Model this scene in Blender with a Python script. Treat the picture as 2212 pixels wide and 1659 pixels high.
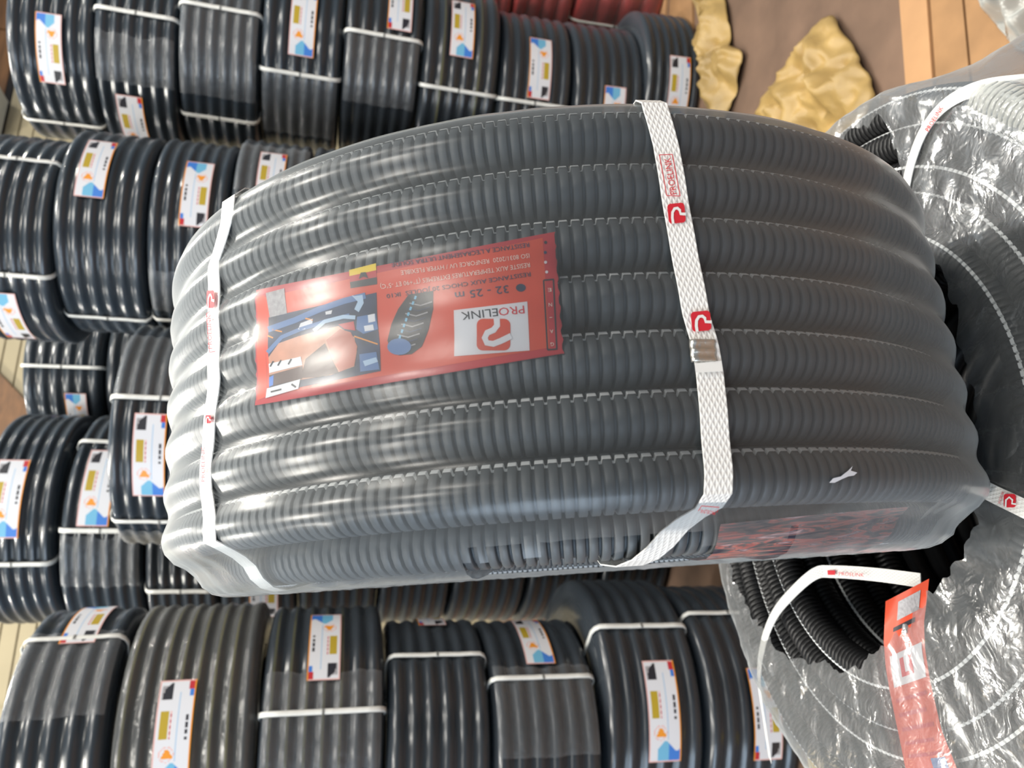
import bpy, bmesh, math, random
import numpy as np
from mathutils import Vector, Matrix, noise as mnoise

for o in list(bpy.data.objects): bpy.data.objects.remove(o)
SC = bpy.context.scene
COL = SC.collection
random.seed(7)
PI = math.pi

# ------------------------------------------------------------------ camera
H = 1.19                       # eye height above the floor
F = 1661.0                     # focal length in pixels of the 2212 x 1659 frame
PITCH, ROLL = math.radians(12.5), math.radians(3.0)
fw = np.array([0, math.cos(PITCH), -math.sin(PITCH)])
u0 = np.array([0, math.sin(PITCH), math.cos(PITCH)]); r0 = np.array([1.0, 0, 0])
eU = math.cos(ROLL) * r0 + math.sin(ROLL) * u0
eV = math.sin(ROLL) * r0 - math.cos(ROLL) * u0
CAM = np.array([0, 0, H])
cd = bpy.data.cameras.new('camera'); co = bpy.data.objects.new('camera', cd); COL.objects.link(co)
cd.sensor_fit = 'HORIZONTAL'; cd.sensor_width = 36.0; cd.lens = 36.0 * F / 2212.0
cd.clip_start = 0.02; cd.clip_end = 60
m = Matrix.Identity(4)
for i, ax_ in enumerate((eV, eU, -fw)):
    for j in range(3): m[j][i] = ax_[j]
m[2][3] = H
co.matrix_world = m
cd.dof.use_dof = True; cd.dof.focus_distance = 0.50; cd.dof.aperture_fstop = 11.0
SC.camera = co

# ------------------------------------------------------------------ light
SC.view_settings.view_transform = 'Standard'; SC.view_settings.look = 'None'
SC.view_settings.gamma = 1.0; SC.view_settings.use_curve_mapping = False
SC.view_settings.exposure = 0.10
w = bpy.data.worlds.new('world'); SC.world = w; w.use_nodes = True
bg = w.node_tree.nodes['Background']; bg.inputs[0].default_value = (0.74, 0.87, 1.0, 1); bg.inputs[1].default_value = 0.28
def area(name, loc, size, energy, col, rot=(0, 0, 0), shape='DISK', sy=None):
    l = bpy.data.lights.new(name, 'AREA'); l.shape = shape; l.size = size
    if sy: l.size_y = sy
    l.energy = energy; l.color = col
    o = bpy.data.objects.new(name, l); COL.objects.link(o); o.location = loc; o.rotation_euler = rot
    return o
LAMP = (1.0, 0.95, 0.86)
for lx in (-3.3, -1.1, 1.1, 3.3):
    for ly in (-2.4, -0.2, 2.0, 4.2):
        area('ceiling_lamp_light', (lx, ly, 4.9), 0.42, 60, LAMP)
# daylight from the shop's open front, behind the camera on its left
area('shop_front_daylight', (-3.6, -2.6, 1.7), 2.4, 110, (0.66, 0.82, 1.0), (math.radians(80), 0, math.radians(-54)), 'RECTANGLE', 2.4)

# ------------------------------------------------------------------ pixel helpers (photo frame 2212 x 1659)
def ray(x, y):
    d = fw + ((x - 1106) / F) * eV + ((829.5 - y) / F) * eU
    return d / np.linalg.norm(d)
def on_floor(x, y, z=0.0):
    d = ray(x, y); t = (z - H) / d[2]; return CAM + d * t
def at_range(x, y, rng):
    d = ray(x, y); t = rng / math.hypot(d[0], d[1]); return CAM + d * t

# ------------------------------------------------------------------ materials
def new_mat(name):
    mt = bpy.data.materials.new(name); mt.use_nodes = True
    nt = mt.node_tree
    return mt, nt, nt.nodes['Principled BSDF'], nt.nodes['Material Output']
def plain(name, col, rough=0.5, metal=0.0, spec=0.5, var=0.0, scale=30.0, bump=0.0, stretch=None):
    mt, nt, b, out = new_mat(name)
    b.inputs['Base Color'].default_value = (*col, 1); b.inputs['Roughness'].default_value = rough
    b.inputs['Metallic'].default_value = metal; b.inputs['Specular IOR Level'].default_value = spec
    if var or bump:
        tc = nt.nodes.new('ShaderNodeTexCoord'); n = nt.nodes.new('ShaderNodeTexNoise'); n.inputs['Scale'].default_value = scale; n.inputs['Detail'].default_value = 6
        if stretch:
            mp = nt.nodes.new('ShaderNodeMapping'); mp.inputs['Scale'].default_value = stretch
            nt.links.new(tc.outputs['Object'], mp.inputs[0]); nt.links.new(mp.outputs[0], n.inputs[0])
        else: nt.links.new(tc.outputs['Object'], n.inputs[0])
        if var:
            cr = nt.nodes.new('ShaderNodeValToRGB')
            cr.color_ramp.elements[0].position = 0.3; cr.color_ramp.elements[1].position = 0.7
            cr.color_ramp.elements[0].color = (*[c * (1 - var) for c in col], 1); cr.color_ramp.elements[1].color = (*[min(1, c * (1 + var)) for c in col], 1)
            nt.links.new(n.outputs[0], cr.inputs[0]); nt.links.new(cr.outputs[0], b.inputs['Base Color'])
        if bump:
            bp = nt.nodes.new('ShaderNodeBump'); bp.inputs['Strength'].default_value = bump; bp.inputs['Distance'].default_value = 0.004
            nt.links.new(n.outputs[0], bp.inputs['Height']); nt.links.new(bp.outputs[0], b.inputs['Normal'])
    return mt
def film(name, haze, tint=(0.9, 0.92, 0.93), rough=0.12, scale=45.0, bump=0.25, spec=1.0, crease=0.0, power=1.0):
    """clear polythene: see-through, hazier where one looks along it, glossy, finely crumpled"""
    mt, nt, b, out = new_mat(name); nt.nodes.remove(b)
    N = nt.nodes.new; L = nt.links.new
    tc = N('ShaderNodeTexCoord'); n1 = N('ShaderNodeTexNoise'); n1.inputs['Scale'].default_value = scale; n1.inputs['Detail'].default_value = 4; n1.inputs['Distortion'].default_value = 0.6
    L(tc.outputs['Object'], n1.inputs[0])
    bp = N('ShaderNodeBump'); bp.inputs['Strength'].default_value = bump; bp.inputs['Distance'].default_value = 0.003; L(n1.outputs[0], bp.inputs['Height'])
    nrm = bp
    if crease:
        vo = N('ShaderNodeTexVoronoi'); vo.feature = 'DISTANCE_TO_EDGE'; vo.inputs['Scale'].default_value = scale * 0.6
        mxv = N('ShaderNodeMixRGB'); mxv.inputs[0].default_value = 0.12; L(tc.outputs['Object'], mxv.inputs[1]); L(n1.outputs['Color'], mxv.inputs[2]); L(mxv.outputs[0], vo.inputs['Vector'])
        bp2 = N('ShaderNodeBump'); bp2.inputs['Strength'].default_value = crease; bp2.inputs['Distance'].default_value = 0.004
        L(vo.outputs['Distance'], bp2.inputs['Height']); L(bp.outputs[0], bp2.inputs['Normal']); nrm = bp2
    lw = N('ShaderNodeLayerWeight'); lw.inputs[0].default_value = 0.5     # Facing = 1 - cos
    sub = N('ShaderNodeMath'); sub.operation = 'SUBTRACT'; sub.inputs[0].default_value = 1.08; L(lw.outputs['Facing'], sub.inputs[1])
    pw = N('ShaderNodeMath'); pw.operation = 'POWER'; pw.inputs[1].default_value = power; L(sub.outputs[0], pw.inputs[0]); sub = pw
    dv = N('ShaderNodeMath'); dv.operation = 'DIVIDE'; dv.inputs[0].default_value = haze; L(sub.outputs[0], dv.inputs[1]); dv.use_clamp = True
    tr = N('ShaderNodeBsdfTransparent'); tr.inputs[0].default_value = (0.97, 0.975, 0.98, 1)
    df = N('ShaderNodeBsdfDiffuse'); df.inputs[0].default_value = (*tint, 1); L(nrm.outputs[0], df.inputs['Normal'])
    tl = N('ShaderNodeBsdfTranslucent'); tl.inputs[0].default_value = (*tint, 1)
    sm = N('ShaderNodeMixShader'); sm.inputs[0].default_value = 0.4; L(df.outputs[0], sm.inputs[1]); L(tl.outputs[0], sm.inputs[2])
    mx = N('ShaderNodeMixShader'); L(dv.outputs[0], mx.inputs[0]); L(tr.outputs[0], mx.inputs[1]); L(sm.outputs[0], mx.inputs[2])
    fr = N('ShaderNodeFresnel'); fr.inputs[0].default_value = 1.5; L(nrm.outputs[0], fr.inputs['Normal'])
    ml = N('ShaderNodeMath'); ml.operation = 'MULTIPLY'; ml.inputs[1].default_value = spec; ml.use_clamp = True; L(fr.outputs[0], ml.inputs[0])
    gl = N('ShaderNodeBsdfGlossy'); gl.inputs['Roughness'].default_value = rough; L(nrm.outputs[0], gl.inputs['Normal'])
    m2 = N('ShaderNodeMixShader'); L(ml.outputs[0], m2.inputs[0]); L(mx.outputs[0], m2.inputs[1]); L(gl.outputs[0], m2.inputs[2])
    L(m2.outputs[0], out.inputs[0])
    return mt
def woven(name, col):
    mt, nt, b, out = new_mat(name); N = nt.nodes.new; L = nt.links.new
    b.inputs['Base Color'].default_value = (*col, 1); b.inputs['Roughness'].default_value = 0.45
    uv = N('ShaderNodeUVMap'); hs = []
    for sgn in (1, -1):
        mp = N('ShaderNodeMapping'); mp.inputs['Rotation'].default_value = (0, 0, sgn * math.radians(28)); L(uv.outputs[0], mp.inputs[0])
        wv = N('ShaderNodeTexWave'); wv.inputs['Scale'].default_value = 120.0; wv.bands_direction = 'Y'; L(mp.outputs[0], wv.inputs[0]); hs.append(wv)
    mm = N('ShaderNodeMath'); mm.operation = 'MAXIMUM'; L(hs[0].outputs['Fac'], mm.inputs[0]); L(hs[1].outputs['Fac'], mm.inputs[1])
    bp = N('ShaderNodeBump'); bp.inputs['Strength'].default_value = 0.35; bp.inputs['Distance'].default_value = 0.0010
    L(mm.outputs[0], bp.inputs['Height']); L(bp.outputs[0], b.inputs['Normal'])
    return mt
M = {}
M['black'] = plain('black_pe_pipe', (0.010, 0.013, 0.018), 0.30)
M['navy'] = plain('blue_black_pe_pipe', (0.010, 0.021, 0.034), 0.30)
M['red'] = plain('red_pipe', (0.80, 0.060, 0.055), 0.35)
M['grey'] = plain('grey_corrugated_conduit', (0.100, 0.112, 0.122), 0.50, var=0.10, scale=14)
M['dark'] = plain('shade_darkened_conduit', (0.012, 0.012, 0.013), 0.42)  # same conduit as the roll, with shade put into its near-black colour
M['stripe'] = plain('white_stripe', (0.93, 0.95, 0.95), 0.5)
M['ystripe'] = plain('olive_yellow_stripe', (0.20, 0.18, 0.05), 0.45)
M['strap'] = plain('white_packing_strap', (0.80, 0.80, 0.76), 0.45, var=0.05, scale=80, bump=0.2)
M['woven'] = woven('woven_white_strap', (0.83, 0.82, 0.79))
M['seal'] = plain('dark_strap_seal', (0.16, 0.16, 0.15), 0.5)
M['metal'] = plain('steel_strap_clip', (0.62, 0.60, 0.55), 0.30, 0.9, bump=0.5, scale=90)
M['film'] = film('clear_film', 0.048, (0.66, 0.80, 0.95), rough=0.20, scale=26, bump=0.20)
M['film2'] = film('cloudy_film', 0.10, (0.86, 0.88, 0.86), rough=0.20, scale=34, bump=0.35, crease=0.3)
M['film_tape'] = film('overlapped_film', 0.11, (0.80, 0.84, 0.88), rough=0.22, scale=60, bump=0.6, crease=0.35)
M['film_main'] = film('taut_clear_film', 0.068, (0.70, 0.75, 0.77), rough=0.25, scale=22, bump=0.10, spec=0.85, power=1.5)
M['film_ring'] = film('loose_clear_film', 0.135, (0.74, 0.77, 0.78), rough=0.20, scale=34, bump=0.30, spec=0.42, crease=0.24, power=1.2)
M['film_rib'] = film('glare_and_scrap_film', 0.40, (0.90, 0.92, 0.88), rough=0.15, scale=40, bump=0.3, spec=1.3)  # milky film for the plastic scrap and the painted reflection on the rim
M['orange'] = plain('orange_red_print', (0.66, 0.075, 0.030), 0.35, var=0.06, scale=20)
M['crimson'] = plain('crimson_print', (0.50, 0.030, 0.040), 0.35)
M['pred'] = plain('red_ink', (0.62, 0.02, 0.035), 0.5)
M['white'] = plain('white_print', (0.70, 0.71, 0.75), 0.4)
M['pale'] = plain('pale_letter_print', (0.85, 0.70, 0.62), 0.4)
M['ink'] = plain('black_print', (0.022, 0.022, 0.03), 0.4)
M['lgrey'] = plain('grey_print', (0.36, 0.35, 0.37), 0.4, var=0.25, scale=300)
M['yellow'] = plain('yellow_print', (0.80, 0.60, 0.02), 0.4)
M['oliveb'] = plain('mustard_print', (0.46, 0.33, 0.03), 0.4)
M['blue'] = plain('blue_print', (0.05, 0.20, 0.62), 0.4)
M['cyan'] = plain('light_blue_print', (0.16, 0.45, 0.66), 0.4)
M['navyp'] = plain('navy_print', (0.02, 0.035, 0.09), 0.4, var=0.4, scale=80)
M['steelb'] = plain('steel_blue_print', (0.10, 0.20, 0.42), 0.4)
M['sky'] = plain('pale_blue_print', (0.42, 0.56, 0.72), 0.4)
M['skin'] = plain('skin_tone_print', (0.62, 0.32, 0.22), 0.4, var=0.12, scale=90)
M['skin2'] = plain('shaded_skin_print', (0.50, 0.15, 0.10), 0.4)
M['brown'] = plain('dark_brown_print', (0.09, 0.04, 0.035), 0.4)
M['flame'] = plain('orange_emblem_print', (0.80, 0.30, 0.03), 0.4)
M['pinkp'] = plain('pale_pink_print', (0.75, 0.45, 0.42), 0.4)
M['kraft'] = plain('golden_kraft_paper', (0.42, 0.28, 0.10), 0.42, var=0.25, scale=9, bump=0.3)
M['card'] = plain('cardboard', (0.36, 0.20, 0.09), 0.75, var=0.15, scale=12)
M['card2'] = plain('pale_cardboard', (0.48, 0.27, 0.13), 0.75, var=0.10, scale=9)
M['floor'] = plain('brown_dusty_floor', (0.17, 0.105, 0.070), 0.65, var=0.30, scale=5, bump=0.1)
M['cream'] = plain('cream_paint', (0.42, 0.36, 0.23), 0.6, var=0.04, scale=6)
M['wood'] = plain('brown_wood', (0.17, 0.08, 0.03), 0.55, var=0.25, scale=4, stretch=(1, 8, 8))
M['darkgap'] = plain('black_joint', (0.012, 0.010, 0.010), 0.8)
M['greywall'] = plain('grey_wall_paint', (0.36, 0.38, 0.40), 0.7, var=0.06, scale=3)
M['bluegrey'] = plain('pale_blue_grey_board', (0.50, 0.58, 0.64), 0.6)

# ------------------------------------------------------------------ mesh helpers
def mesh_data(name, verts, faces, mats, smooth=True, midx=None, uvs=None):
    me = bpy.data.meshes.new(name)
    v = np.asarray(verts, dtype=np.float32).reshape(-1, 3)
    me.from_pydata(v.tolist(), [], faces if isinstance(faces, list) else faces.tolist())
    for mt in (mats if isinstance(mats, (list, tuple)) else [mats]): me.materials.append(mt)
    if smooth: me.polygons.foreach_set('use_smooth', [True] * len(me.polygons))
    if midx is not None: me.polygons.foreach_set('material_index', midx)
    if uvs is not None:
        ul = me.uv_layers.new(name='UVMap'); li = np.zeros(len(me.loops), dtype=np.int32); me.loops.foreach_get('vertex_index', li)
        ul.data.foreach_set('uv', np.asarray(uvs, dtype=np.float32)[li].ravel())
    me.update()
    return me
def obj(name, me, parent=None):
    o = bpy.data.objects.new(name, me); COL.objects.link(o); o.parent = parent
    return o
def empty(name, loc, label, cat, group=None, rot=None):
    o = bpy.data.objects.new(name, None); COL.objects.link(o); o.location = loc; o.empty_display_size = 0.05
    if rot is not None: o.rotation_mode = 'QUATERNION'; o.rotation_quaternion = rot
    o['label'] = label; o['category'] = cat
    if group: o['group'] = group
    return o
def tag(o, label, cat, group=None):
    o['label'] = label; o['category'] = cat
    if group: o['group'] = group
    return o
def grid_faces(nu, nv, wu=False, wv=False):
    iu = np.arange(nu if wu else nu - 1); jv = np.arange(nv if wv else nv - 1)
    I, J = np.meshgrid(iu, jv, indexing='ij'); I2 = (I + 1) % nu; J2 = (J + 1) % nv
    return np.stack([I * nv + J, I2 * nv + J, I2 * nv + J2, I * nv + J2], -1).reshape(-1, 4)
def box(name, lo, hi, mat, parent=None, bev=0.0):
    bm = bmesh.new(); bmesh.ops.create_cube(bm, size=1)
    for v in bm.verts: v.co = Vector([lo[i] + (v.co[i] + 0.5) * (hi[i] - lo[i]) for i in range(3)])
    if bev: bmesh.ops.bevel(bm, geom=bm.edges[:], offset=bev, segments=2, affect='EDGES')
    me = bpy.data.meshes.new(name); bm.to_mesh(me); bm.free(); me.materials.append(mat)
    return obj(name, me, parent)
def solid_box(name, c8, mat, parent=None):
    """box from 8 points: 4 bottom, 4 top"""
    f = [(3, 2, 1, 0), (4, 5, 6, 7), (0, 1, 5, 4), (1, 2, 6, 5), (2, 3, 7, 6), (3, 0, 4, 7)]
    return obj(name, mesh_data(name, c8, f, mat, smooth=False), parent)

# ------------------------------------------------------------------ setting
fl = box('floor', (-7, -4, -0.05), (8, 11, 0), M['floor']); fl['kind'] = 'structure'
WY = math.radians(19)                                    # the back wall comes nearer on one side
wallM = Matrix.Translation((0, 6.0, 0)) @ Matrix.Rotation(WY, 4, 'Z')
wb = box('wall_back', (-7, 0.03, 0), (8, 0.15, 5.4), M['greywall']); wb.matrix_world = wallM; wb['kind'] = 'structure'
bh = 0.10
nb = 38
board_me = None
for k in range(nb):
    z0 = k * bh
    if board_me is None:
        b_ = box('board', (-7, -0.004, 0.004), (8, 0.03, bh - 0.004), M['cream'], wb, 0.003); board_me = b_.data
    else:
        b_ = obj('board', board_me, wb); b_.location = (0, 0, z0)
for sx in (-2.3, -0.55, 0.9, 2.6):
    box('stile', (sx - 0.03, -0.018, 0), (sx + 0.03, -0.005, nb * bh), M['cream'], wb, 0.003)
box('joint', (-7, -0.006, nb * bh), (8, 0.03, nb * bh + 0.05), M['darkgap'], wb)
for k in range(12):
    box('panel', (-7 + k * 1.22, -0.012, nb * bh + 0.05), (-7 + k * 1.22 + 1.21, 0.03, nb * bh + 0.75), M['wood'], wb, 0.004)

# ------------------------------------------------------------------ smooth-pipe coils (axis = local z, base at z = 0)
RU, TU = 0.25, 0.04                                     # unit outer radius and unit pipe diameter
def torus_grid(Rc, ra, rz, nu, nv, zc=0.0):
    u = np.arange(nu) * 2 * PI / nu; v = np.arange(nv) * 2 * PI / nv
    U, V = np.meshgrid(u, v, indexing='ij'); rho = Rc + ra * np.cos(V)
    return np.stack([rho * np.cos(U), rho * np.sin(U), zc + rz * np.sin(V)], -1).reshape(-1, 3)
TORUS = {}
def torus_mesh(key):
    if key not in TORUS:
        TORUS[key] = mesh_data('pipe_turn', torus_grid(RU - TU / 2, TU / 2, TU / 2 * 0.985, 96, 14), grid_faces(96, 14, True, True), M[key])
    return TORUS[key]
def ystripe_mesh():
    if 'ys' not in TORUS:
        u = np.arange(96) * 2 * PI / 96; V = np.radians([-9, 0, 9]); U, VV = np.meshgrid(u, V, indexing='ij'); rr = TU / 2 + 0.0004
        rho = RU - TU / 2 + rr * np.cos(VV)
        TORUS['ys'] = mesh_data('stripe', np.stack([rho * np.cos(U), rho * np.sin(U), rr * np.sin(VV)], -1).reshape(-1, 3), grid_faces(96, 3, True, False), M['ystripe'])
    return TORUS['ys']
INNER = {}
def inner_mesh(n, key):
    if (n, key) not in INNER:
        vs, fs, off = [], [], 0
        for lay in (1, 2):
            for k in range(n):
                g = torus_grid(RU - TU / 2 - lay * TU * 0.98, TU / 2, TU / 2 * 0.98, 40, 8, (k + 0.5) * TU); vs.append(g); fs.append(grid_faces(40, 8, True, True) + off); off += len(g)
        INNER[(n, key)] = mesh_data('inner_turns', np.concatenate(vs), np.concatenate(fs), M[key])
    return INNER[(n, key)]
FILM = {}
def film_profile(n):
    T = n * TU; pr = [(0.003, 0.165), (-0.004, 0.19), (-0.0045, 0.222), (0.000, 0.240)]
    for i in range(n * 6 + 1):
        a = 0.008 + (T - 0.016) * i / (n * 6)
        ph = (a / TU) % 1.0
        pr.append((a, RU + 0.0022 - 0.0060 * (0.5 + 0.5 * math.cos(2 * PI * ph)) * (1 if 0.012 < a < T - 0.012 else 0.6)))
    pr += [(T, 0.240), (T + 0.0045, 0.222), (T + 0.004, 0.19), (T - 0.003, 0.165)]
    return pr
def film_mesh(n, key):
    if (n, key) not in FILM:
        pr = film_profile(n); nu = 80; vs = []
        for i in range(nu):
            t = 2 * PI * i / nu
            for (a, r) in pr:
                q = 0.0018 * mnoise.noise(Vector((math.cos(t) * 3.1, math.sin(t) * 3.1, a * 22 + n))) if 0.01 < a < n * TU - 0.01 else 0
                vs.append(((r + abs(q)) * math.cos(t), (r + abs(q)) * math.sin(t), a))
        FILM[(n, key)] = mesh_data('wrap_film', vs, grid_faces(nu, len(pr), True, False), M[key])
    return FILM[(n, key)]
TAPE = {}
def tape_mesh(n, var):
    if (n, var) not in TAPE:
        rnd = random.Random(n * 10 + var); T = n * TU; w_ = math.radians((26, 40, 60)[var % 3]); nu, nv = 26, n * 5 + 1; vs = []
        for i in range(nu):
            for j in range(nv):
                a = 0.004 + (T - 0.008) * j / (nv - 1); ph = (a / TU) % 1
                wob = 0.05 * mnoise.noise(Vector((a * 14, var * 3.3, 0)))
                t = (i / (nu - 1) - 0.5) * w_ + (wob if i > nu // 2 else wob * 0.4)
                r = RU + 0.0048 - 0.0045 * (0.5 + 0.5 * math.cos(2 * PI * ph)) + 0.0016 * mnoise.noise(Vector((t * 40, a * 60, var)))
                vs.append((r * math.cos(t), r * math.sin(t), a))
        TAPE[(n, var)] = mesh_data('film_overlap', vs, grid_faces(nu, nv), M['film_tape'])
    return TAPE[(n, var)]
STRAP = {}
def strap_mesh(n):
    if n not in STRAP:
        T = n * TU; hw = 0.0052; off = 0.0052
        loop = [(-0.006, 0.20), (-0.006, RU - 0.012), (-0.0015, RU - 0.002), (0.010, RU + off)]
        loop += [(0.010 + (T - 0.02) * i / 8, RU + off + 0.0006 * math.sin(i * 2.1)) for i in range(1, 8)]
        loop += [(T - 0.010, RU + off), (T + 0.0015, RU - 0.002), (T + 0.006, RU - 0.012), (T + 0.006, 0.20), (T + 0.004, 0.12), (T * 0.5, 0.112), (-0.004, 0.12)]
        vs = []
        for k, (a, r) in enumerate(loop):
            for sx, dr in ((-hw, 0), (hw, 0), (hw * 0.8, 0.0022), (-hw * 0.8, 0.0022)):
                c_ = 1 if r >= RU - 0.003 else 0
                da = 0.0022 * (1 if a > T / 2 else -1) if (dr and not c_) else 0
                vs.append((r + (dr if c_ else 0), sx, a + da))
        STRAP[n] = mesh_data('packing_strap', vs, grid_faces(len(loop), 4, True, True), M['strap'])
        STRAP[(n, 's')] = mesh_data('strap_seal', [(RU + off + 0.0026 + q * 0.0006, sy * 0.0056, T * 0.5 + sz * 0.0028) for q in (0, 1) for sy, sz in ((-1, -1), (1, -1), (1, 1), (-1, 1))],
                                    [(4, 5, 6, 7), (0, 1, 5, 4), (1, 2, 6, 5), (2, 3, 7, 6), (3, 0, 4, 7)], M['seal'], smooth=False)
    return STRAP[n]
LABEL = {}
def label_mesh(flip):
    """small printed sticker: width along the coil's axis, length round it. s: 0..1 across, t: 0..1 along (0 = picture end, 1 = blue end)"""
    if flip not in LABEL:
        nu, nv = 72, 26; Lh = 0.086; Wd = 0.062
        keys = ['white', 'blue', 'cyan', 'flame', 'oliveb', 'ink', 'crimson', 'lgrey', 'sky', 'pinkp']
        vs = []
        for i in range(nu + 1):
            for j in range(nv + 1):
                t = (i / nu - 0.5) * 2 * Lh / RU; a = (j / nv - 0.5) * Wd; r = RU + 0.0042
                vs.append((r * math.cos(t), r * math.sin(t), a))
        idx = []
        for i in range(nu):
            for j in range(nv):
                t = (i + 0.5) / nu; s = (j + 0.5) / nv
                if flip: t = 1 - t; s = 1 - s
                k = 'white'
                if s < 0.035 or s > 0.965 or t < 0.012 or t > 0.988: k = 'flame' if s > 0.965 else 'pinkp'
                elif t < 0.20 and 0.08 < s < 0.40: k = 'ink' if (t - 0.20) ** 2 / 0.03 + (s - 0.40) ** 2 / 0.09 < 1.0 else 'lgrey' if t > .05 else 'white'
                elif t < 0.10 and s > 0.80: k = 'crimson'
                elif t < 0.16 and s > 0.84: k = 'blue'
                elif 0.31 < t < 0.57 and 0.10 < s < 0.33: k = 'oliveb'
                elif 0.31 < t < 0.57 and 0.37 < s < 0.43: k = 'crimson' if (i // 2) % 2 else 'pinkp'
                elif (t - 0.71) ** 2 / 0.0056 + (s - 0.36) ** 2 / 0.040 < 1: 
                    k = 'pinkp' if (t - 0.71) ** 2 / 0.0056 + (s - 0.36) ** 2 / 0.040 > 0.75 else 'white'
                    if 0.665 < t < 0.755 and abs(s - 0.38) < 0.16 * (t - 0.64) / 0.1: k = 'flame'
                elif t > 0.84 + 0.05 * math.sin(s * 9) and 0.25 < s < 0.95: k = 'blue' if s > 0.62 else 'cyan'
                elif abs(s - 0.60) < 0.02 and 0.12 < t < 0.78: k = 'sky'
                elif 0.33 < t < 0.58 and 0.80 < s < 0.87 and int(t * 60) % 4 != 0: k = 'ink'
                idx.append(keys.index(k))
        LABEL[flip] = mesh_data('printed_sticker', vs, grid_faces(nu + 1, nv + 1), [M[k] for k in keys], midx=idx)
    return LABEL[flip]

def coil(pos, Rout, T, n, tilt_ax, tilt, label, group, pipe='black', straps=(), labels=(), tapes=(), filmk='film', stripes=(), name='pipe_coil'):
    """pos = centre of the coil; straps / labels / tapes given as photo pixels on its visible side"""
    q = Matrix.Rotation(tilt, 3, Vector(tilt_ax)).to_quaternion() if tilt else Matrix.Identity(3).to_quaternion()
    base = Vector(pos) - q @ Vector((0, 0, T / 2))
    root = empty(name, base, label, 'pipe coil', group, q)
    sx = Rout / RU; sz = T / (n * TU); Sc = (sx, sx, sz)
    inv = q.inverted()
    def loc(px):                                          # pixel -> (angle, height) on the coil's outside
        d = inv @ Vector(ray(*px)); o_ = inv @ (Vector(CAM) - base)
        A = d.x ** 2 + d.y ** 2; B = 2 * (o_.x * d.x + o_.y * d.y); C_ = o_.x ** 2 + o_.y ** 2 - Rout ** 2
        D = max(B * B - 4 * A * C_, 0); t = (-B - math.sqrt(D)) / (2 * A); p = o_ + d * t
        return math.atan2(p.y, p.x), p.z
    def part(nm, me, rz=0.0, z=0.0, parent=root, sc=Sc):
        o = obj(nm, me, parent); o.scale = sc; o.rotation_euler = (0, 0, rz); o.location = (0, 0, z); return o
    for k in range(n):
        tn = part('pipe_turn', torus_mesh(pipe), random.uniform(0, 6), (k + 0.5) * T / n)
        if k in stripes: obj('stripe', ystripe_mesh(), tn)
    part('inner_turns', inner_mesh(n, pipe))
    part('wrap_film', film_mesh(n, filmk), random.uniform(0, 6))
    for s in straps:
        so = part('packing_strap', strap_mesh(n), loc(s)[0]); obj('strap_seal', STRAP[(n, 's')], so)
    for (px, flip) in labels:
        a, z = loc(px); part('printed_sticker', label_mesh(not flip), a, z, sc=(sx * 1.006, sx * 1.006, sx))
    for (px, var) in tapes:
        part('film_overlap', tape_mesh(n, var), loc(px)[0])
    return root

ORD = ['lowest', 'second', 'third', 'fourth', 'fifth', 'sixth', 'seventh', 'eighth', 'ninth', 'tenth']
def stack(rng, where, group, items, Rout, pipe='black', fill_t=None, first_floor=True, desc='black pipe coil'):
    """items from the top down: dict(x0, x1, y, tilt, ...) in photo pixels. rng = horizontal distance to the front of the stack."""
    rows = []
    for it in items:
        r_ = rng + it.get('dr', 0); Ro = it.get('R', Rout)
        p0 = at_range(it['x0'], it['y'], r_); p1 = at_range(it['x1'], it['y'], r_)
        az = np.array([p0[0] + p1[0], p0[1] + p1[1], 0]) / 2; az /= np.linalg.norm(az)
        c_ = (p0 + p1) / 2 + az * Ro
        rows.append([c_, Ro, p0[2] - p1[2], az, it])
    zb = rows[-1][0][2] - rows[-1][2] / 2; ft = fill_t or rows[-1][2]
    nfill = max(0, int(round(zb / ft)))
    if nfill:
        tt = zb / nfill
        for k in range(nfill):
            c_ = rows[len(items) - 1][0].copy(); c_[2] = zb - (k + 0.5) * tt
            rows.append([c_, Rout, tt, rows[-1][3], {}])
    else:
        sh = zb; rows[-1][2] += sh; rows[-1][0][2] -= sh / 2
    N_ = len(rows)
    for i, (c_, Ro, T, az, it) in enumerate(rows):
        k = N_ - 1 - i
        lab = it.get('label') or (f'{desc}, {ORD[k]} from the floor in {where}' if k else f'{desc} on the floor under {where}')
        if i == 0 and not it.get('label'): lab = f'{desc} on top of {where}'
        coil(c_, Ro, T * 0.95, it.get('n', 6), az, math.radians(it.get('tilt', 0)), lab, group, it.get('pipe', pipe), it.get('straps', ()), it.get('labels', ()), it.get('tapes', ()), it.get('film', 'film'), it.get('stripes', ()))

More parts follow.
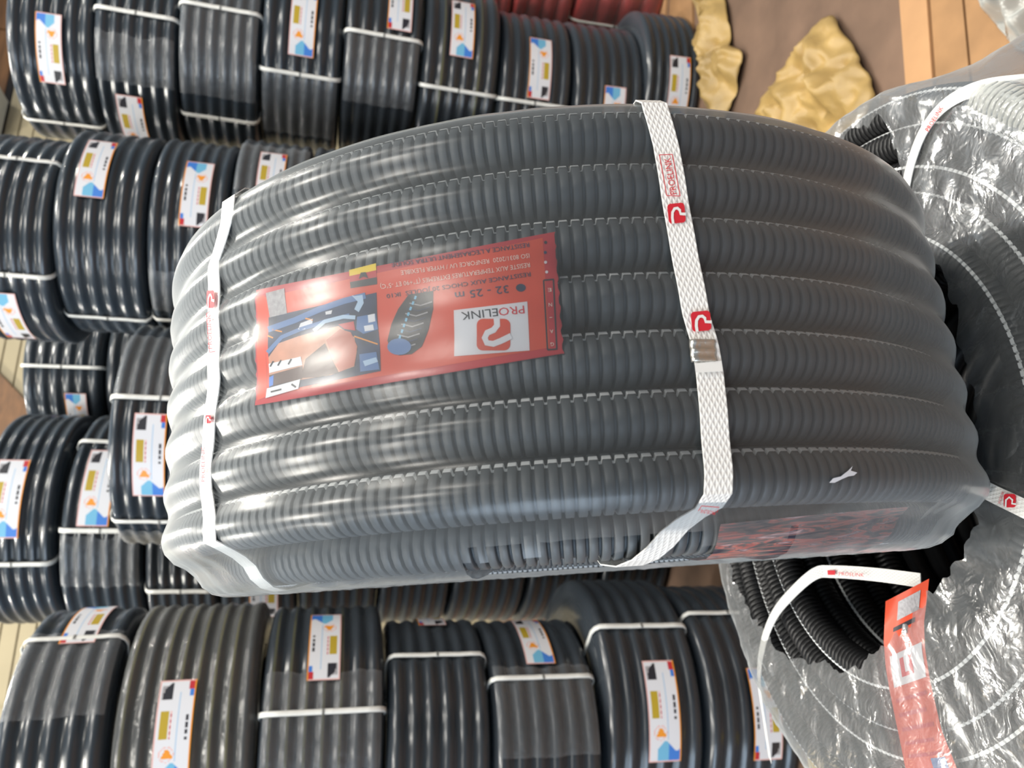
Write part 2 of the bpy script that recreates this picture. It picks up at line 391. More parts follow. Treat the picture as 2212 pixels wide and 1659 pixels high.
flr = on_floor(1528, 150); RNG_R = math.hypot(flr[0], flr[1])
flL = on_floor(1745, 1600); RNG_L = math.hypot(flL[0], flL[1])
G = 'black pipe coils stacked in the store'
stack(RNG_R, 'the tall stack beside the red coils', G, [
    dict(x0=8, x1=203, y=105, tilt=0.5, pipe='navy', straps=[(130, 262)], labels=[((107, 105), True)], R=0.285),
    dict(x0=198, x1=382, y=120, tilt=1.6, pipe='navy', straps=[(285, 28)], labels=[((290, 268), False)], tapes=[((285, 130), 0)]),
    dict(x0=380, x1=560, y=125, tilt=1.6, pipe='navy', straps=[(480, 20), (465, 252)], tapes=[((460, 90), 2)]),
    dict(x0=560, x1=738, y=130, tilt=1.6, pipe='navy', straps=[(645, 160)], labels=[((655, 45), False)], tapes=[((640, 235), 1)]),
    dict(x0=738, x1=908, y=150, tilt=1.6, straps=[(840, 80)], labels=[((866, 5), True)], tapes=[((800, 150), 1)]),
    dict(x0=906, x1=1076, y=185, tilt=1.6, straps=[(985, 195)], labels=[((1000, 58), False)], stripes=(1, 4)),
    dict(x0=1072, x1=1232, y=235, tilt=0.8, straps=[(1145, 222)], labels=[((1167, 145), True)]),
    dict(x0=1232, x1=1390, y=255, tilt=-1, labels=[((1322, 258), True)]),
    dict(x0=1388, x1=1528, y=232, tilt=-1.5, labels=[((1466, 190), False)]),
], 0.312)
stack(2.20, 'the second stack from the red coils', G, [
    dict(x0=-95, x1=108, y=515, tilt=0.5, pipe='navy', straps=[(50, 348), (40, 594)], labels=[((22, 690), True)]),
    dict(x0=106, x1=312, y=505, tilt=0.5, pipe='navy', straps=[(215, 682)], labels=[((206, 358), False)]),
    dict(x0=312, x1=490, y=520, tilt=0.5, pipe='navy', straps=[(400, 690)], labels=[((424, 415), True)], tapes=[((330, 630), 0)]),
    dict(x0=490, x1=660, y=518, tilt=0.5, labels=[((585, 385), False)], tapes=[((530, 350), 1)]),
], 0.285, fill_t=0.235)
stack(3.05, 'the hindmost stack', G, [
    dict(x0=42, x1=222, y=800, tilt=-1, pipe='navy', straps=[(130, 792)], labels=[((170, 900), True)]),
    dict(x0=224, x1=400, y=800, tilt=0),
], 0.285, fill_t=0.27)
stack(1.98, 'the low stack behind the grey roll', G, [
    dict(x0=226, x1=452, y=936, tilt=0, pipe='navy', n=7, straps=[(310, 860), (310, 1122)], labels=[((322, 985), False)], tapes=[((280, 780), 1), ((330, 1165), 0)]),
], 0.292, fill_t=0.245)
stack(2.60, 'the stack next to the yellow-striped coils', G, [
    dict(x0=-62, x1=118, y=1115, tilt=-1, pipe='navy', straps=[(45, 1217)], labels=[((15, 1075), False)], R=0.345),
    dict(x0=126, x1=312, y=1122, tilt=0, pipe='navy', straps=[(190, 1146), (200, 957)], labels=[((213, 1050), False)], tapes=[((200, 1215), 0)]),
    dict(x0=314, x1=474, y=1130, tilt=0, straps=[(400, 1274)]),
    dict(x0=476, x1=648, y=1130, tilt=0, labels=[((570, 1275), True)]),
    dict(x0=650, x1=824, y=1130, tilt=0, stripes=(0, 1, 5)),
    dict(x0=826, x1=985, y=1130, tilt=0),
    dict(x0=985, x1=1150, y=1130, tilt=0, stripes=(3, 4)),
], 0.358, fill_t=0.25)
stack(RNG_L, 'the stack with yellow-striped coils', G, [
    dict(x0=-20, x1=228, y=1600, tilt=-2.0, n=5, pipe='navy', straps=[(160, 1383)], labels=[((195, 1338), True)], tapes=[((60, 1450), 1)], R=0.300),
    dict(x0=236, x1=553, y=1578, tilt=-1.5, n=8, film='film2', labels=[((375, 1580), False)], stripes=(1, 2, 3, 4, 5, 7), label='wide yellow-striped black pipe coil in cloudy film, over another yellow-striped coil', R=0.300),
    dict(x0=555, x1=834, y=1572, tilt=-0.5, n=7, straps=[(700, 1538)], labels=[((702, 1388), True)], tapes=[((590, 1560), 1)], stripes=(2, 3, 4, 5, 6), label='yellow-striped black pipe coil with a white strap under a cloudy wide coil', R=0.298),
    dict(x0=836, x1=1066, y=1590, tilt=0, straps=[(945, 1418)], labels=[((925, 1340), True)], R=0.290),
    dict(x0=1066, x1=1304, y=1590, tilt=0, straps=[(1180, 1465)], labels=[((1150, 1376), False)], tapes=[((1170, 1530), 1)], R=0.300),
    dict(x0=1306, x1=1522, y=1512, tilt=0, straps=[(1410, 1355)], labels=[((1432, 1535), False)], R=0.335),
    dict(x0=1524, x1=1745, y=1505, tilt=0, straps=[(1550, 1328)], labels=[((1655, 1542), True)], R=0.315),
], 0.265)
stack(RNG_R + 0.55, 'the red coil stack', 'red pipe coils', [
    dict(x0=1000, x1=1112, y=-25, n=4, film='film2', label='red pipe coil in pink-looking cloudy film on top of the red stack'),
    dict(x0=1112, x1=1246, y=-25, n=4, film='film2', label='red pipe coil in the middle of the red stack'),
    dict(x0=1248, x1=1392, y=-25, n=4, film='film2', straps=[(1290, 50)], label='red pipe coil on the floor with a white strap'),
], 0.255, pipe='red', fill_t=9)

# ------------------------------------------------------------------ the grey corrugated roll standing in front
PITCHT, RT = 0.032, 0.0155                                # pitch of the turns, pipe radius
RIB = 0.0068
mC = np.array([-0.01275, 0.69677, -0.19262 + H]); a0 = 0.08647
ax = np.array([0.96228108, 0.26482613, 0.06230772]); bb = np.array([0.26534169, -0.96415444, 0.0]); nn = np.array([-0.06007427, -0.01653284, 0.99805699])
PHS = math.radians(51)
RC = 0.3273 - RT * math.cos(PHS)
AK = [a0 - RT * math.sin(PHS) - k * PITCHT for k in range(7)]      # axial place of each turn, right to left
A1, A7 = AK[0], AK[6]
def mp(th, a, rho):
    th = np.asarray(th); a = np.asarray(a); rho = np.asarray(rho)
    tw = np.mod(th + PI, 2 * PI) - PI; rho = rho * (1 - 0.030 * np.exp(-((tw - 1.75) / 0.62) ** 2))   # the roll has sagged a little on top
    rho = rho * (1 - 0.055 * (0.2 + 0.8 * np.clip((a - A7) / (A1 - A7), 0, 1)) * np.exp(-((tw + 1.25) / 0.46) ** 2))   # and is pressed flat where it rests
    return mC + a[..., None] * ax + (rho * np.cos(th))[..., None] * bb + (rho * np.sin(th))[..., None] * nn
def px_main(x, y, rho=RC + RT + 0.0015):
    d = ray(x, y); o_ = CAM - mC
    d2 = np.array([d @ bb, d @ nn]); o2 = np.array([o_ @ bb, o_ @ nn])
    A = d2 @ d2; B = 2 * (o2 @ d2); C_ = o2 @ o2 - rho ** 2; D = B * B - 4 * A * C_
    t = (-B - math.sqrt(max(D, 0))) / (2 * A); p = o_ + d * t
    return math.atan2(p @ nn, p @ bb), float(p @ ax)
def ribbed(frame, Rc, ac, r, nseg, mat, name, parent, prof=None, stripe=None, depth=0.0030, arc=None, phase=0.0, sw=0.11):
    """one corrugated turn; frame(th, a, rho) -> world"""
    prof = prof or [(0.00, 1), (0.10, 1), (0.12, 0.9), (0.155, 0.12), (0.20, 0), (0.80, 0), (0.845, 0.12), (0.88, 0.9), (0.90, 1)]
    nr = int(round(2 * PI * (Rc + r) / RIB)); k = len(prof)
    t = np.concatenate([(np.arange(nr)[:, None] + np.array([p[0] for p in prof])[None, :]).ravel()]) * 2 * PI / nr + phase
    dr = np.tile(np.array([p[1] for p in prof], float), nr) * depth
    wrap = True
    if arc is not None:
        t = np.mod(t, 2 * PI); sel = (t >= arc[0]) & (t <= arc[1]); t = t[sel]; dr = dr[sel]; wrap = False
    v = np.arange(nseg) * 2 * PI / nseg
    T_, V_ = np.meshgrid(t, v, indexing='ij'); rr = r - dr[:, None]
    P = frame(T_, ac + rr * np.sin(V_), Rc + rr * np.cos(V_)).reshape(-1, 3)
    o = obj(name, mesh_data(name, P, grid_faces(len(t), nseg, wrap, True), mat), parent)
    if stripe is not None:
        vs_ = np.array([stripe - sw, stripe, stripe + sw]); T_, V_ = np.meshgrid(t, vs_, indexing='ij'); rr = r - dr[:, None] + 0.00025
        P = frame(T_, ac + rr * np.sin(V_), Rc + rr * np.cos(V_)).reshape(-1, 3)
        obj('stripe', mesh_data('stripe', P, grid_faces(len(t), 3, wrap, False), M['stripe'], smooth=False), o)
    return o
roll = empty('conduit_coil', tuple(mC + ax * AK[3] - nn * (RC + RT)), 'large grey corrugated conduit roll standing upright with a red printed label', 'conduit coil')
Rm = Matrix.Identity(4)
roll_inv = Vector(roll.location)
def frame_roll(th, a, rho): return mp(th, a, rho) - np.array(roll_inv)
for k in range(7):
    ribbed(frame_roll, RC, AK[k], RT, 20, M['grey'], 'conduit_turn', roll, stripe=PHS, phase=k * 0.0071)
AX = A7 - 0.0215; RX = RC - 0.033                         # the turn that has slipped out at the side
ribbed(frame_roll, RX, AX, RT, 16, M['grey'], 'conduit_turn', roll, stripe=math.radians(-125))
ribbed(frame_roll, RX - 0.029, AX + 0.010, RT, 12, M['grey'], 'conduit_turn', roll, stripe=math.radians(-50))
ribbed(frame_roll, RX - 0.058, AX + 0.004, RT, 12, M['grey'], 'conduit_turn', roll, stripe=math.radians(-50))
vs, fs, off = [], [], 0
for k in range(6):
    ribbed(frame_roll, RC - 3 * 0.0285, AK[k] - 0.016, RT, 10, M['grey'], 'conduit_turn', roll, prof=[(0, 1), (0.15, 0), (0.85, 0)], depth=0.0024)
for lay in (1, 2):
    for k in range(7):
        t = np.arange(64) * 2 * PI / 64; v = np.arange(8) * 2 * PI / 8; T_, V_ = np.meshgrid(t, v, indexing='ij'); Rl = RC - lay * 0.0285
        if k == 6 and lay < 4: continue
        g = frame_roll(T_, AK[k] - 0.016 * (lay % 2) + RT * np.sin(V_), Rl + RT * np.cos(V_)).reshape(-1, 3); vs.append(g); fs.append(grid_faces(64, 8, True, True) + off); off += len(g)
obj('inner_turns', mesh_data('inner_turns', np.concatenate(vs), np.concatenate(fs), M['grey']), roll)

# where the label lies (theta, a) so that film and label follow each other
LQ = [(548, 625), (1197, 500), (1217, 763), (548, 875)]    # photo: TL TR BR BL
def lab_px(s, t):
    s = float(s); t = float(t)
    p = np.array([(1 - s) * (1 - t), s * (1 - t), s * t, (1 - s) * t]) @ np.array(LQ, float)
    return p
LTA = [px_main(*p) for p in LQ]
la_lo = min(q_[1] for q_ in LTA); la_hi = max(q_[1] for q_ in LTA); lt_lo = min(q_[0] for q_ in LTA); lt_hi = max(q_[0] for q_ in LTA)
def lab_mask(th, a):
    def sm(x, e0, e1): return np.clip((x - e0) / (e1 - e0), 0, 1)
    return sm(a, la_lo - 0.012, la_lo + 0.002) * (1 - sm(a, la_hi - 0.002, la_hi + 0.012)) * sm(th, lt_lo - 0.05, lt_lo) * (1 - sm(th, lt_hi, lt_hi + 0.05))
def film_r(th, a):
    ph = (np.asarray(a) - A1) / PITCHT
    g = 0.5 - 0.5 * np.cos(2 * PI * ph)
    sag = 0.0042 * (1 - 0.80 * lab_mask(th, a))
    return RC + RT + 0.0022 - sag * g
# film: profile from the far rim over the turns, down the near side
prof = [(A1 + 0.020, RC - 0.09, 0), (A1 + 0.0215, RC - 0.05, 0), (A1 + 0.0215, RC - 0.012, 0), (A1 + 0.019, RC + 0.007, 0)]
for i in range(0, 7 * 8 - 3): prof.append((A1 + 0.0125 - (A1 + 0.0125 - (A7 - 0.009)) * i / (7 * 8 - 4), None, 1))
side = [(A7 - 0.0160, RC + 0.0075), (A7 - 0.020, RC - 0.000), (A7 - 0.0255, RC - 0.0070), (A7 - 0.033, RC - 0.0120), (A7 - 0.0385, RC - 0.019), (A7 - 0.0410, RC - 0.028), (A7 - 0.0415, RC - 0.040), (A7 - 0.040, RC - 0.055), (A7 - 0.037, RC - 0.072), (A7 - 0.036, RC - 0.09)]
prof += [(a_, r_, 2) for a_, r_ in side]
tpx = lambda x: px_main(x, 700)[0]
open_hi, open_lo = px_main(960, 1100)[0], px_main(1790, 1040)[0]
nt_ = 420; ths = np.arange(nt_) * 2 * PI / nt_
P = np.zeros((nt_, len(prof), 3)); keep = np.ones((nt_, len(prof)), bool)
for j, (a_, r_, kd) in enumerate(prof):
    aa = np.full(nt_, a_); 
    if kd == 1: rr = film_r(ths, aa)
    else: rr = np.full(nt_, r_)
    wr = np.array([mnoise.noise(Vector((math.cos(t) * 9, math.sin(t) * 9, a_ * 60))) for t in ths])
    wr2 = np.array([mnoise.noise(Vector((math.cos(t) * 26, math.sin(t) * 26, a_ * 150))) for t in ths])
    amp = {0: 0.002, 1: 0.0004, 2: 0.0022}[kd]
    rr = rr + (np.abs(wr) * amp + (wr2 * 0.0012 if kd == 2 else 0))
    if kd == 2: aa = aa - np.abs(wr2) * 0.0015
    # above the left-hand strap the film stands off the pipes
    P[:, j] = frame_roll(ths, aa, rr)
faces = grid_faces(nt_, len(prof), True, False).reshape(nt_, len(prof) - 1, 4)
fk = []
n_s = len(prof) - len(side)
for i in range(nt_):
    t = ths[i] if ths[i] < PI else ths[i] - 2 * PI
    lim = len(prof) - 1
    if open_lo < t < open_hi:
        jag = 1.3 * mnoise.noise(Vector((t * 9, 1.7, 0))) + 0.4 * mnoise.noise(Vector((t * 40, 4.7, 0)))
        lim = n_s + int(round(2.6 + jag))
    fk.append(faces[i, :lim])
obj('wrap_film', mesh_data('wrap_film', P.reshape(-1, 3), np.concatenate(fk), M['film_main']), roll)

# ---- decals that follow a surface given by (theta, a)
def surf(px_list, off):
    out = []
    for p in px_list:
        th, a = px_main(*p); out.append(frame_roll(np.array(th), np.array(a), film_r(np.array(th), np.array(a)) + off))
    return out
def quad_patch(name, corners, off, mat, parent, nu=14, nv=8, wob=0.0):
    c_ = np.array(corners, float); px = []
    for i in range(nu + 1):
        for j in range(nv + 1):
            s, t = i / nu, j / nv
            p = c_[0] * (1 - s) * (1 - t) + c_[1] * s * (1 - t) + c_[2] * s * t + c_[3] * (1 - s) * t
            if wob and i in (0, nu): p = p + np.array([wob * math.sin(j * 1.9 + (2 if i else 0)) , 0])
            px.append(p)
    return obj(name, mesh_data(name, surf(px, off), grid_faces(nu + 1, nv + 1), mat), parent)
def poly_patch(name, pts, off, mat, parent, cut=0.6):
    bm = bmesh.new(); vv = [bm.verts.new((p[0], p[1], 0)) for p in pts]; bm.faces.new(vv)
    bmesh.ops.triangulate(bm, faces=bm.faces[:])
    L = max(max(p[0] for p in pts) - min(p[0] for p in pts), max(p[1] for p in pts) - min(p[1] for p in pts))
    for _ in range(5):
        ed = [e for e in bm.edges if e.calc_length() > 24]
        if not ed: break
        bmesh.ops.subdivide_edges(bm, edges=ed, cuts=1)
        bmesh.ops.triangulate(bm, faces=bm.faces[:])
    bm.verts.ensure_lookup_table()
    px = [(v.co.x, v.co.y) for v in bm.verts]; fs_ = [[v.index for v in f.verts] for f in bm.faces]
    bm.free()
    return obj(name, mesh_data(name, surf(px, off), fs_, mat), parent)
def stroke(pts, w_):
    """outline of a poly-line of width w_"""
    P_ = np.array(pts, float); n_ = len(P_); L_, R_ = [], []
    for i in range(n_):
        d = P_[min(i + 1, n_ - 1)] - P_[max(i - 1, 0)]; d /= np.linalg.norm(d); nrm = np.array([-d[1], d[0]]) * w_ / 2
        L_.append(tuple(P_[i] + nrm)); R_.append(tuple(P_[i] - nrm))
    return L_ + R_[::-1]
_fc = {}
def text_mesh2d(s):
    if s not in _fc:
        cu = bpy.data.curves.new('t', 'FONT'); cu.body = s; cu.size = 1.0; cu.resolution_u = 2; cu.fill_mode = 'FRONT'
        o = bpy.data.objects.new('t', cu); COL.objects.link(o); bpy.context.view_layer.update()
        me = bpy.data.meshes.new_from_object(o.evaluated_get(bpy.context.evaluated_depsgraph_get()))
        v = np.array([x.co[:2] for x in me.vertices]); f = [list(p.vertices) for p in me.polygons]
        bpy.data.objects.remove(o); bpy.data.curves.remove(cu); bpy.data.meshes.remove(me)
        _fc[s] = (v, f)
    return _fc[s]
def text_px(s, origin, right, up, width=None, size=None, bold=0.0):
    """text -> pixel vertices. origin = baseline start; right/up unit directions; width in px along right"""
    v, f = text_mesh2d(s); v = v.copy(); x0, x1 = v[:, 0].min(), v[:, 0].max(); v[:, 0] -= x0
    sx = width / (x1 - x0) if width else size; sy = size or sx
    r_ = np.array(right, float); u_ = np.array(up, float)
    return np.array(origin, float) + v[:, :1] * sx * r_ + v[:, 1:2] * sy * u_, f
def text_patch(name, s, origin, right, up, width, size, off, mat, parent):
    px, f = text_px(s, origin, right, up, width, size)
    return obj(name, mesh_data(name, surf(px, off), f, mat, smooth=False), parent)

# ---- the big red label. Coordinates below: zoomed crop -> photo
def Z(x, y): return (500 + x / 2.989, 480 + y / 2.989)
lab = quad_patch('printed_label', LQ, -0.0010, M['crimson'], roll, 60, 26, wob=2.5)
lab['label'] = 'red printed product label with a white logo panel'
o1, o2, o3 = -0.0008, -0.0006, -0.00045
quad_patch('border', [Z(142, 470), Z(2084, 64), Z(2136, 842), Z(146, 1180)], -0.0009, M['crimson'], lab, 40, 16)
quad_patch('orange_field', [Z(205, 480), Z(2010, 100), Z(2055, 810), Z(215, 1120)], o1, M['orange'], lab, 50, 22)
quad_patch('end_strip', [Z(150, 480), Z(205, 468), Z(213, 1125), Z(155, 1150)], o1, M['orange'], lab, 4, 22)
quad_patch('white_panel', [Z(1435, 568), Z(1910, 512), Z(1925, 828), Z(1437, 865)], o2, M['white'], lab, 16, 12)
# logo on the panel
def rrect(x0, y0, x1, y1, r):
    pts = []
    for cx, cy, a_s in ((x1 - r, y1 - r, 0), (x0 + r, y1 - r, 90), (x0 + r, y0 + r, 180), (x1 - r, y0 + r, 270)):
        for k in range(5): t = math.radians(a_s + k * 22.5); pts.append((cx + r * math.cos(t), cy + r * math.sin(t)))
    return pts
poly_patch('logo', [Z(*p) for p in rrect(1582, 622, 1800, 828, 40)], o3, M['orange'], lab)
def zst(pts, w_): return [Z(*p) for p in stroke(pts, w_)]
poly_patch('logo_mark', zst([(1712, 615), (1714, 665), (1690, 695), (1650, 712), (1634, 745), (1648, 778), (1690, 785), (1740, 765), (1806, 732)], 40), -0.0003, M['white'], lab)
# the wordmark is upside down in the photo: its right is photo left
def dirs(p, q_):
    p = np.array(p, float); q_ = np.array(q_, float); d = q_ - p; L = np.linalg.norm(d); r_ = d / L; return r_, np.array([r_[1], -r_[0]]), L
def zline(s, x0, y0, x1, y1, size, mat, off=o3):
    p, q_ = Z(x0, y0), Z(x1, y1); r_, u_, L = dirs(p, q_)
    text_patch('lettering', s, p, r_, u_, L, size / 2.989, off, mat, lab)
zline('PRO', 1888, 538, 1722, 555, 72, M['pred']); zline('ELINK', 1716, 555, 1480, 582, 72, M['ink'])
zline('RESISTANCE A L\'ECRASEMENT ULTRA SOLIDE', 1920, 132, 1030, 262, 40, M['navyp'])
zline('ISO 8031/2020  RENFORCE UV / HYPER FLEXIBLE', 1922, 200, 1090, 312, 40, M['pale'])
zline('RESISTE AUX TEMPERATURES EXTREMES (T\u00b0+90 ET -5\u00b0C)', 1924, 258, 955, 400, 42, M['pale'])
zline('RESISTANCE AUX CHOCS 20 JOULES  IK10', 1928, 318, 995, 462, 40, M['navyp'])
zline('32 - 25 m', 1785, 405, 1440, 452, 72, M['navyp'])
poly_patch('diameter_mark', [Z(1868 + 32 * math.cos(t), 422 + 26 * math.sin(t)) for t in np.linspace(0, 2 * PI, 17)[:-1]], o2, M['navyp'], lab)
zline('+90 DEG', 665, 370, 480, 412, 36, M['crimson'])
# column at the label's end
for a_, b_ in (((2015, 372), (2082, 366)), ((2015, 372), (2040, 824)), ((2078, 366), (2100, 818)), ((2040, 824), (2104, 818))):
    poly_patch('frame_line', [Z(*p) for p in stroke([a_, ((a_[0] + b_[0]) / 2, (a_[1] + b_[1]) / 2), b_], 9)], o2, M['ink'], lab)
for ch, yy in (('E', 425), ('N', 520), ('.', 610), ('A', 690), ('G', 775)):
    zline(ch, 2064 + (yy - 425) * 0.05, yy, 2042 + (yy - 425) * 0.05, yy + 2, 34, M['pale'], o3)
for (cx, cy, mk) in ((2028, 130, 'ink'), (2026, 193, 'navyp'), (2028, 255, 'white'), (2035, 318, 'white')):
    poly_patch('dot', [Z(cx + 10 * math.cos(t), cy + 10 * math.sin(t)) for t in np.linspace(0, 2 * PI, 11)[:-1]], o2, M[mk], lab)
# drawing of the black ribbed pipe
pipe_pts = [(1140, 465), (1300, 440), (1302, 560), (1270, 690), (1225, 800), (1160, 850), (1080, 858), (1020, 825), (1002, 760), (1030, 660), (1075, 560)]
poly_patch('pipe_picture', [Z(*p) for p in pipe_pts], o2, M['ink'], lab)
for k in range(9):
    t = k / 8; cx, cy = 1090 + 110 * (1 - t), 520 + 270 * t
    poly_patch('rib_picture', zst([(cx - 50, cy + 2 - 22 * 0), (cx + 20, cy + 18), (cx + 95, cy - 6)], 8), o3, M['navyp' if k % 2 else 'lgrey'], lab)
for k in range(8):
    x_, y_ = 1190 - k * 14.5, 475 + k * 36
    poly_patch('pipe_stripe', zst([(x_, y_), (x_ - 7, y_ + 22)], 14), -0.0003, M['cyan'], lab)
poly_patch('pipe_mouth', [Z(1080 + 78 * math.cos(t), 802 + 54 * math.sin(t)) for t in np.linspace(0, 2 * PI, 20)[:-1]], -0.0003, M['steelb'], lab)
# photograph printed on the label: cables, tube and a hand
quad_patch('photo_print', [Z(225, 610), Z(930, 450), Z(962, 960), Z(232, 1105)], o2, M['navyp'], lab, 26, 18)
def zp(name, pts, mk, off=o3): poly_patch(name, [Z(*p) for p in pts], off, M[mk], lab)
zp('photo_shape', stroke([(225, 690), (400, 630), (560, 560), (720, 505), (860, 470)], 40), 'steelb')
zp('photo_shape', stroke([(225, 840), (320, 740), (440, 690), (600, 640), (760, 600)], 26), 'steelb')
zp('photo_shape', [(230, 870), (300, 780), (430, 735), (560, 700), (690, 670), (790, 740), (805, 830), (790, 930), (640, 985), (480, 1010), (300, 1040), (232, 1000)], 'skin')
zp('photo_shape', [(610, 760), (700, 690), (770, 710), (808, 800), (790, 925), (700, 965), (640, 880)], 'skin2', -0.0003)
zp('photo_shape', [(470, 880), (600, 780), (640, 880), (690, 970), (560, 1000), (440, 1005)], 'brown', -0.0003)
zp('photo_shape', stroke([(530, 700), (600, 640), (720, 610), (800, 615)], 26), 'sky', -0.0003)
zp('photo_shape', [(770, 470), (840, 462), (850, 520), (820, 580), (790, 560), (810, 510)], 'sky')
zp('photo_shape', [(805, 690), (810, 610), (930, 590), (945, 690), (850, 720)], 'steelb')
zp('photo_shape', [(880, 600), (925, 590), (930, 640), (885, 650)], 'white', -0.0003); zp('photo_shape', [(855, 670), (915, 660), (920, 695), (860, 705)], 'white', -0.0003)
zp('photo_shape', [(600, 575), (645, 565), (640, 590), (603, 595)], 'white'); zp('photo_shape', [(425, 690), (440, 650), (520, 620), (518, 655), (470, 690)], 'white')
zp('photo_shape', [(690, 660), (790, 640), (800, 700), (730, 690)], 'crimson', -0.0002)
zp('photo_shape', stroke([(255, 690), (320, 705)], 9), 'flame'); zp('photo_shape', stroke([(225, 730), (262, 745)], 9), 'flame'); zp('photo_shape', stroke([(470, 618), (520, 630)], 9), 'flame'); zp('photo_shape', stroke([(790, 735), (940, 785)], 9), 'flame')
zp('photo_shape', [(820, 850), (930, 835), (955, 950), (830, 965)], 'steelb'); zp('photo_shape', [(845, 895), (930, 870), (945, 900), (860, 930)], 'sky', -0.0003)
zp('photo_shape', [(232, 985), (450, 925), (452, 1010), (240, 1060)], 'brown', -0.0003)
zp('photo_shape', [(232, 1000), (262, 985), (262, 1050), (236, 1062)], 'blue', -0.0002)
quad_patch('caption_box', [Z(230, 912), Z(440, 865), Z(450, 920), Z(232, 972)], -0.0002, M['white'], lab, 8, 4)
quad_patch('caption_box', [Z(222, 1072), Z(440, 1012), Z(430, 1075), Z(216, 1135)], -0.0002, M['white'], lab, 8, 4)
for cx in (250, 300, 368): zp('caption_mark', stroke([(cx - 10, 960 - cx * .12), (cx + 12, 925 - cx * .12)], 9), 'ink', -0.0001)
zp('caption_mark', stroke([(250, 1095), (320, 1078)], 10), 'ink', -0.0001); zp('caption_mark', stroke([(385, 1045), (415, 1065)], 12), 'ink', -0.0001)
# small flag, plain code panel
for k, mk in enumerate(('yellow', 'crimson', 'ink')):
    quad_patch('flag_band', [Z(758 + k * 1.5, 308 + k * 38), Z(932 + k, 264 + k * 44), Z(933 + k, 308 + k * 44 + 1), Z(759 + k * 1.5, 347 + k * 38)], o2, M[mk], lab, 8, 4)
zp('flag_emblem', [(820, 365), (835, 325), (865, 322), (880, 360), (850, 350)], 'ink', -0.0003)
quad_patch('code_panel', [Z(215, 455), Z(335, 424), Z(345, 585), Z(232, 612)], o2, M['lgrey'], lab, 6, 6)

# ---- straps on the roll
def ribbon(name, centre, width_dir, width, nrm, thick, mat, parent, prints=None):
    """flat band: centre line points, half-width vectors, outward normals"""
    vs, uv, s = [], [], 0
    for i in range(len(centre)):
        if i: s += np.linalg.norm(centre[i] - centre[i - 1])
        wv = width_dir[i] / np.linalg.norm(width_dir[i]) * width / 2; n_ = nrm[i] / np.linalg.norm(nrm[i])
        for q_, k in ((-1, 0), (1, 0), (1, 1), (-1, 1)):
            vs.append(centre[i] + q_ * wv + n_ * thick * k); uv.append((s, q_ * width / 2))
    return obj(name, mesh_data(name, vs, grid_faces(len(centre), 4, False, True), mat, uvs=uv, smooth=False), parent)
def roll_strap(path_px, width, thick_off, skew=0.0):
    """path_px: strap middle in the photo from the far rim to the near rim"""
    ta = [px_main(x, y) for x, y in path_px]
    ta = sorted(ta, key=lambda q_: -q_[1]); As = np.array([q_[1] for q_ in ta]); Ts = np.array([q_[0] for q_ in ta])
    pts = []
    rim = np.interp(A1, As[::-1], Ts[::-1])
    for a_, r_ in ((A1 + 0.020, RC - 0.09), (A1 + 0.0225, RC - 0.05), (A1 + 0.0225, RC - 0.012), (A1 + 0.0195, RC + 0.0095)): pts.append((Ts[0], a_, r_))
    for a_ in np.linspace(A1 + 0.0125, A7 - 0.0095, 50):
        th = np.interp(a_, As[::-1], Ts[::-1]); ph = (a_ - A1) / PITCHT
        pts.append((th, a_, RC + RT + 0.0026 - 0.0006 * (0.5 - 0.5 * math.cos(2 * PI * ph)) + thick_off))
    for k_, (a_, r_) in enumerate(side): pts.append((Ts[-1] + skew * min(k_, 6) / 9.0, a_ + 0.0012 + 0.0022 * max(0, k_ - 5), r_ - 0.0022))
    C_ = [frame_roll(np.array(t), np.array(a_), np.array(r_)) for t, a_, r_ in pts]
    W_ = [-math.sin(t) * bb + math.cos(t) * nn for t, a_, r_ in pts]
    N_ = []
    for i in range(len(C_)):
        d = C_[min(i + 1, len(C_) - 1)] - C_[max(i - 1, 0)]; N_.append(np.cross(d, W_[i]))
    t0 = pts[20][0]; outward = math.cos(t0) * bb + math.sin(t0) * nn
    if N_[20] @ outward < 0: N_ = [-x for x in N_]
    return ribbon('woven_strap', C_, W_, width, N_, 0.0007, M['woven'], roll)
s1 = roll_strap([(1413, 231), (1438, 318), (1467, 495), (1501, 675), (1519, 740), (1532, 808), (1544, 950), (1550, 1020), (1549, 1065)], 0.0145, 0.0, 0.20)
s2 = roll_strap([(487, 470), (456, 567), (455, 700), (456, 820), (450, 870), (438, 1000), (437, 1060), (447, 1120)], 0.0145, -0.0012)
def strap_surf(px_list, off): return [frame_roll(*(lambda q_: (np.array(q_[0]), np.array(q_[1]), np.array(RC + RT + 0.0036 + off)))(px_main(x, y, RC + RT + 0.0036))) for x, y in px_list]
def spatch(name, pts, mat, off, parent):
    bm = bmesh.new(); vv = [bm.verts.new((p[0], p[1], 0)) for p in pts]; bm.faces.new(vv); bmesh.ops.triangulate(bm, faces=bm.faces[:]); bm.verts.ensure_lookup_table()
    px = [(v.co.x, v.co.y) for v in bm.verts]; f = [[v.index for v in q_.verts] for q_ in bm.faces]; bm.free()
    return obj(name, mesh_data(name, strap_surf(px, off), f, mat, smooth=False), parent)
def stext(s, p, q_, size, parent, off=0.0003):
    r_, u_, L = dirs(p, q_); px, f = text_px(s, p, r_, u_, L, size)
    obj('lettering', mesh_data('lettering', strap_surf(px, off), f, M['pred'], smooth=False), parent)
